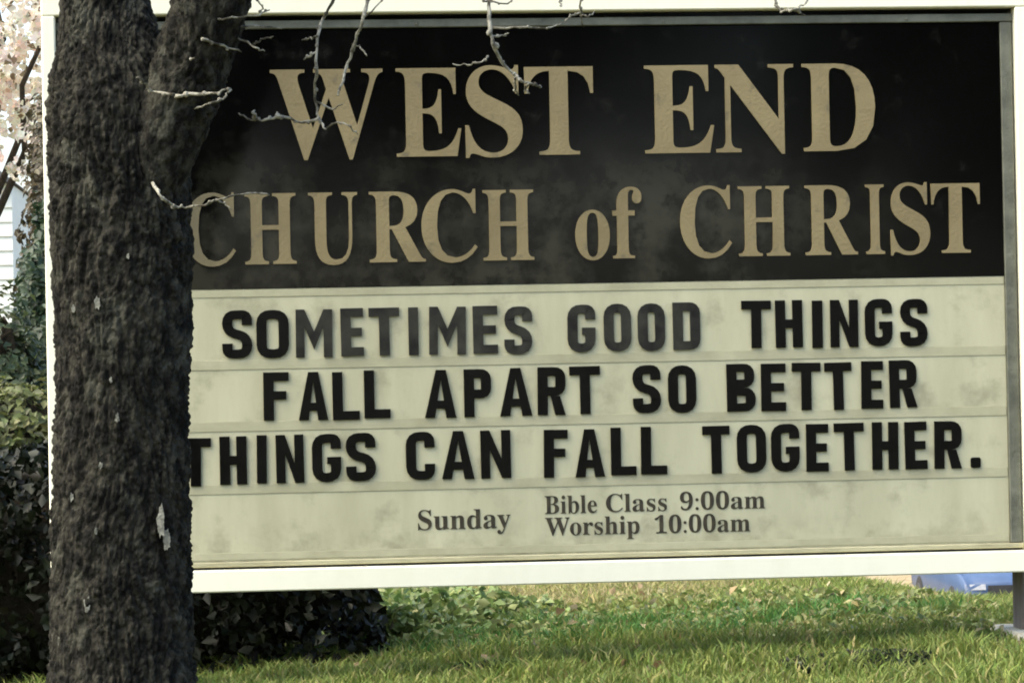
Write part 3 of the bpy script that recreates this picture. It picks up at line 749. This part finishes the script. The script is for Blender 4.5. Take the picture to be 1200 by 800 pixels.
cover('leafy_weeds', 'broad leaved weeds in the grass near the right post', [(d[0] - 0.1, d[1] + 0.3, 0.65, 0.9, 0.4), (d[0] - 0.6, d[1] + 0.8, 0.8, 1.0, 0.3), (d[0] - 1.2, d[1] + 0.7, 0.7, 0.9, 0.3)], 14000, 0.027,
      [(.17, .215, .06), (.23, .25, .085), (.10, .15, .04), (.32, .30, .13)], [.35, .3, .2, .15], 0.055)
e1, e2 = px_world(1005, 783), px_world(565, 790)
cover('fallen_leaves', 'tan fallen leaves scattered thinly over the lawn', [(0.3, 1.6, 1.5, 1.9, 1.0)], 420, 0.030, [(.34, .26, .13), (.26, .18, .09), (.45, .38, .22)], None, 0.06)
cover('dark_leaf_patches', 'patches of small dark leaves on the lawn', [(e1[0], e1[1], 0.18, 0.13, 0.7), (e2[0], e2[1], 0.07, 0.08, 0.3)], 4200, 0.024, [(.03, .045, .02), (.05, .06, .03), (.022, .028, .016)], None, 0.045)  # low dark leaves over two spots of the lawn

# ------------------------------------------------------------------ blue car parked below the crest
M['car_blue'] = material('pale_blue_car_paint', (0.03, 0.06, 0.13), 0.5, (0.04, 0.075, 0.155), 3.0, coat=0.2)
M['car_glass'] = material('car_glass', (0.02, 0.025, 0.03), 0.05, spec=0.8)
M['tyre'] = material('tyre_rubber', (0.012, 0.012, 0.012), 0.85, (0.02, 0.02, 0.02), 20.0, bump=0.3)
M['rim'] = material('wheel_rim', (0.03, 0.03, 0.03), 0.5, (0.05, 0.05, 0.05), 10.0, metal=0.3)
M['lamp'] = material('headlight_lens', (0.30, 0.31, 0.32), 0.2, (0.38, 0.39, 0.40), 20.0, coat=0.3)
M['tail'] = material('tail_light_lens', (0.3, 0.01, 0.01), 0.15, (0.4, 0.015, 0.012), 20.0)
M['dark_trim'] = material('black_plastic_trim', (0.015, 0.015, 0.015), 0.6, (0.03, 0.03, 0.03), 15.0)
CY = 46.0
cc = at(1148, 697, CY)
czg = float(ground_z(cc[0], CY)) + 0.034
car = tag(empty('parked_car', (cc[0], CY, czg)), 'blue car parked on the gravel beyond the lawn, seen beneath the sign', 'car')
def car_section(y):
    """half outline of the body at distance y from the nose (x, z pairs from sill to roof)"""
    t = y / 4.4
    w = 0.80 + 0.07 * math.sin(math.pi * min(1, max(0, t * 1.05)))
    belt = 0.92 + 0.06 * min(1, t * 2)
    if t < 0.06: belt = 0.70 + (t / 0.06) * 0.14
    elif t < 0.27: belt = 0.84 + (t - 0.06) / 0.21 * 0.10
    roof = np.interp(t, [0, .26, .42, .70, .86, .93, 1.0], [belt, belt + 0.01, 1.42, 1.45, 1.06, 1.03, 0.95])
    low = 0.24 + 0.10 * (t < 0.03) + 0.06 * (t > 0.97)
    rw = w * np.interp(t, [0, .26, .42, .70, .86, 1], [0.86, 0.86, 0.70, 0.70, 0.80, 0.84])
    return [(w * 0.90, low), (w * 0.985, low + 0.12), (w, low + 0.34), (w * 0.985, min(belt, roof) - 0.03), (w * 0.94, min(belt, roof)), (rw, roof - 0.05), (rw * 0.86, roof), (0.0, roof + 0.015)]
b = MB(); st = [0, .06, .16, .35, .6, .9, 1.18, 1.5, 1.85, 2.3, 2.75, 3.1, 3.45, 3.8, 4.1, 4.28, 4.36, 4.4]
rings = []
for yv in st:
    h = car_section(yv)
    ring = [(x_, z_) for x_, z_ in h] + [(-x_, z_) for x_, z_ in h[-2::-1]]
    rings.append([(cc[0] + x_, CY - 2.2 + yv, czg + z_) for x_, z_ in ring])
nr = len(rings[0])
V = [p for r_ in rings for p in r_]
Fc = [(i * nr + k, i * nr + (k + 1) % nr, (i + 1) * nr + (k + 1) % nr, (i + 1) * nr + k) for i in range(len(st) - 1) for k in range(nr)]
Fc += [tuple(range(nr - 1, -1, -1)), tuple(range((len(st) - 1) * nr, len(st) * nr))]
b.add(V, Fc); b.build('body', M['car_blue'], car, True)
def car_quad(name, pts, m, t=0.02):
    p = [Vector((cc[0] + a_, CY - 2.2 + b_, czg + c_)) for a_, b_, c_ in pts]
    nn = (p[1] - p[0]).cross(p[3] - p[0]).normalized() * t
    mesh(name, [q + nn for q in p] + [q - nn for q in p], [(0, 1, 2, 3), (7, 6, 5, 4)] + [(i, i + 4, (i + 1) % 4 + 4, (i + 1) % 4) for i in range(4)], m, car)
car_quad('windscreen', [(-0.66, 1.22, 0.99), (0.66, 1.22, 0.99), (0.52, 1.80, 1.40), (-0.52, 1.80, 1.40)], M['car_glass'], 0.03)
car_quad('rear_window', [(0.62, 3.75, 1.08), (-0.62, 3.75, 1.08), (-0.50, 3.15, 1.41), (0.50, 3.15, 1.41)], M['car_glass'], 0.03)
for s in (-1, 1):
    car_quad('side_window', [(s * 0.83, 1.45, 1.0), (s * 0.83, 2.35, 1.0), (s * 0.63, 2.35, 1.36), (s * 0.64, 1.85, 1.34)], M['car_glass'])
    car_quad('side_window', [(s * 0.83, 2.42, 1.0), (s * 0.80, 3.35, 1.0), (s * 0.62, 3.05, 1.36), (s * 0.63, 2.42, 1.36)], M['car_glass'])
    car_quad('headlight', [(s * 0.42, -0.01, 0.60), (s * 0.70, 0.02, 0.60), (s * 0.70, 0.05, 0.70), (s * 0.42, 0.01, 0.70)], M['lamp'])
    car_quad('tail_light', [(s * 0.50, 4.40, 0.70), (s * 0.74, 4.38, 0.70), (s * 0.74, 4.37, 0.84), (s * 0.50, 4.39, 0.84)], M['tail'])
    MB().blob((cc[0] + s * 0.95, CY - 2.2 + 1.55, czg + 1.02), (0.10, 0.05, 0.07), 8, 6).build('wing_mirror', M['car_blue'], car, True)
    for yy in (0.82, 3.48):
        wx, wy, wz = cc[0] + s * 0.76, CY - 2.2 + yy, czg + 0.315
        wh = MB().tube([(wx - 0.10, wy, wz), (wx - 0.085, wy, wz), (wx + 0.085, wy, wz), (wx + 0.10, wy, wz)], [0.28, 0.315, 0.315, 0.28], 24).build('wheel', M['tyre'], car, True)
        MB().tube([(wx + s * 0.09, wy, wz), (wx + s * 0.112, wy, wz)], [0.20, 0.17], 16).build('rim', M['rim'], wh)
car_quad('grille', [(-0.38, -0.012, 0.48), (0.38, -0.012, 0.48), (0.38, -0.004, 0.68), (-0.38, -0.004, 0.68)], M['dark_trim'])
car_quad('bumper_trim_shade', [(-0.72, -0.02, 0.20), (0.72, -0.02, 0.20), (0.72, -0.02, 0.46), (-0.72, -0.02, 0.46)], M['dark_trim'])  # black trim made deep to stand for the shade beneath the car

# ------------------------------------------------------------------ white house at the left edge
M['siding'] = material('white_siding', (0.74, 0.74, 0.66), 0.6, (0.80, 0.80, 0.72), 4.0, bump=0.1, bump_scale=30)
M['roof'] = material('grey_shingle_roof', (0.06, 0.06, 0.06), 0.9, (0.12, 0.12, 0.115), 8.0, bump=0.5, bump_scale=20)
M['pane'] = material('window_glass', (0.06, 0.07, 0.08), 0.06, (0.09, 0.10, 0.11), 3.0, spec=0.8)
HY = 34.0
hc = at(13, 214, HY); hz = float(ground_z(hc[0], HY)); ht = hc[2]
hxr = hc[0]; hxl = hxr - 8.0
house = tag(empty('white_house', ((hxl + hxr) / 2, HY + 4, hz)), 'white clapboard house standing beyond the shrubs left of the trunk', 'house')
MB().box(hxl, hxr, HY, HY + 9, hz - 0.3, ht, 0.02).build('wall', M['siding'], house)
nb = int((ht - hz) / 0.20)
for i in range(nb):
    z0 = hz + i * 0.20
    MB().add([(hxl - 0.01, HY - 0.032, z0), (hxr + 0.01, HY - 0.032, z0), (hxr + 0.01, HY - 0.006, z0 + 0.2), (hxl - 0.01, HY - 0.006, z0 + 0.2), (hxl - 0.01, HY + 0.01, z0), (hxr + 0.01, HY + 0.01, z0), (hxr + 0.01, HY + 0.01, z0 + 0.2), (hxl - 0.01, HY + 0.01, z0 + 0.2)],
             [(0, 1, 2, 3), (5, 4, 7, 6), (4, 5, 1, 0), (3, 2, 6, 7), (1, 5, 6, 2), (4, 0, 3, 7)]).build('clapboard', M['siding'], house)
xm = (hxl + hxr) / 2
roof = MB()
roof.add([(hxl - 0.05, HY - 0.2, ht), (hxr + 0.05, HY - 0.2, ht), (xm, HY - 0.2, ht + 3.2), (hxl - 0.05, HY + 9.2, ht), (hxr + 0.05, HY + 9.2, ht), (xm, HY + 9.2, ht + 3.2)],
         [(0, 1, 2), (5, 4, 3), (1, 4, 5, 2), (3, 0, 2, 5), (0, 3, 4, 1)])
roof.build('roof', M['roof'], house)
for wx in (hxr - 1.35, hxr - 4.2, hxr - 6.6):
    for wz in (hz + 1.2, ht - 1.7):
        w_ = MB().box(wx - 0.5, wx + 0.5, HY - 0.08, HY - 0.034, wz, wz + 1.35, 0.01).build('window', M['siding'], house)
        MB().box(wx - 0.42, wx + 0.42, HY - 0.092, HY - 0.081, wz + 0.08, wz + 0.64).build('pane', M['pane'], w_)
        MB().box(wx - 0.42, wx + 0.42, HY - 0.092, HY - 0.081, wz + 0.71, wz + 1.27).build('pane', M['pane'], w_)

# ------------------------------------------------------------------ trees farther off and across the street
def big_tree(name, label, x, y, z0, r, n, size, cols, m, trunk, group=None):
    zg = float(ground_z(x, y))
    return bush(name, label, 'tree', (x, y, z0), r, n, size, cols, None, m, group, shell=0.25, gap=-0.32, gs=1.3, core_k=0.42, trunk=trunk)
DK = [(.025, .04, .016), (.04, .06, .022), (.055, .075, .03)]
for k, (x, y, z0, r) in enumerate([(-6.5, 58, 1.0, (3.6, 3, 3.4)), (4, 66, 0.5, (4.2, 3.5, 3.6)), (13, 62, 0.6, (4, 3.5, 3.8)), (21, 70, 1.0, (4.5, 4, 4.2))]):
    big_tree('far_tree', ['leafy tree at the back of the gravel yard close to the white house', 'broad leafy tree at the back of the gravel yard behind the sign', 'leafy tree behind the parked blue car', 'tall leafy tree farthest from the white house'][k], x, y, z0, r, 11000, 0.30, DK, M['leaf'], 0.22, 'trees at the back of the gravel yard')
for k, (x, y, z0, r) in enumerate([(-5.2, -23, 5.6, (3.2, 3, 2.9)), (1.0, -24, 5.5, (3.6, 3, 2.8)), (7.2, -22, 5.0, (3.4, 3, 3.2))]):
    big_tree('street_tree', ['dense street tree across the road facing the header panel', 'broad street tree across the road between two others', 'low crowned street tree across the road'][k], x, y, z0, r, 10000, 0.30, DK, M['leaf'], 0.2, 'trees across the street')
n = 9000
sh = tag(empty('street_hedge', (2, -30, float(ground_z(2, -30)))), 'long clipped hedge across the road from the sign', 'hedge')
P = np.stack([rng.uniform(-16, 20, n), rng.uniform(-31, -29.6, n), rng.uniform(-0.75, 0.75, n)], 1)
cards('foliage', P, 0.20, tints(n, DK), M['leaf'], sh, 1.5)
MB().box(-15.9, 19.9, -30.8, -29.9, -0.9, 0.62, 0.1).build('shade_core', M['inner'], sh)

# far wood that closes the horizon
n = 26000
x = rng.uniform(-110, 150, n); y = rng.uniform(120, 135, n)
top = 6.5 + 2.2 * np.sin(x * 0.21) + 1.3 * np.sin(x * 0.57 + 1) + 0.8 * np.sin(x * 1.3)
P = np.stack([x, y, ground_z(x, y) + top * rng.uniform(0.0, 1.0, n) ** 0.7], 1)
tag(cards('far_wood', P, 1.3, tints(n, [(.04, .055, .022), (.06, .075, .03), (.085, .085, .045)]), M['leaf'], None, 1.4), 'distant belt of leafy woodland closing the horizon', 'woodland', kind='stuff')
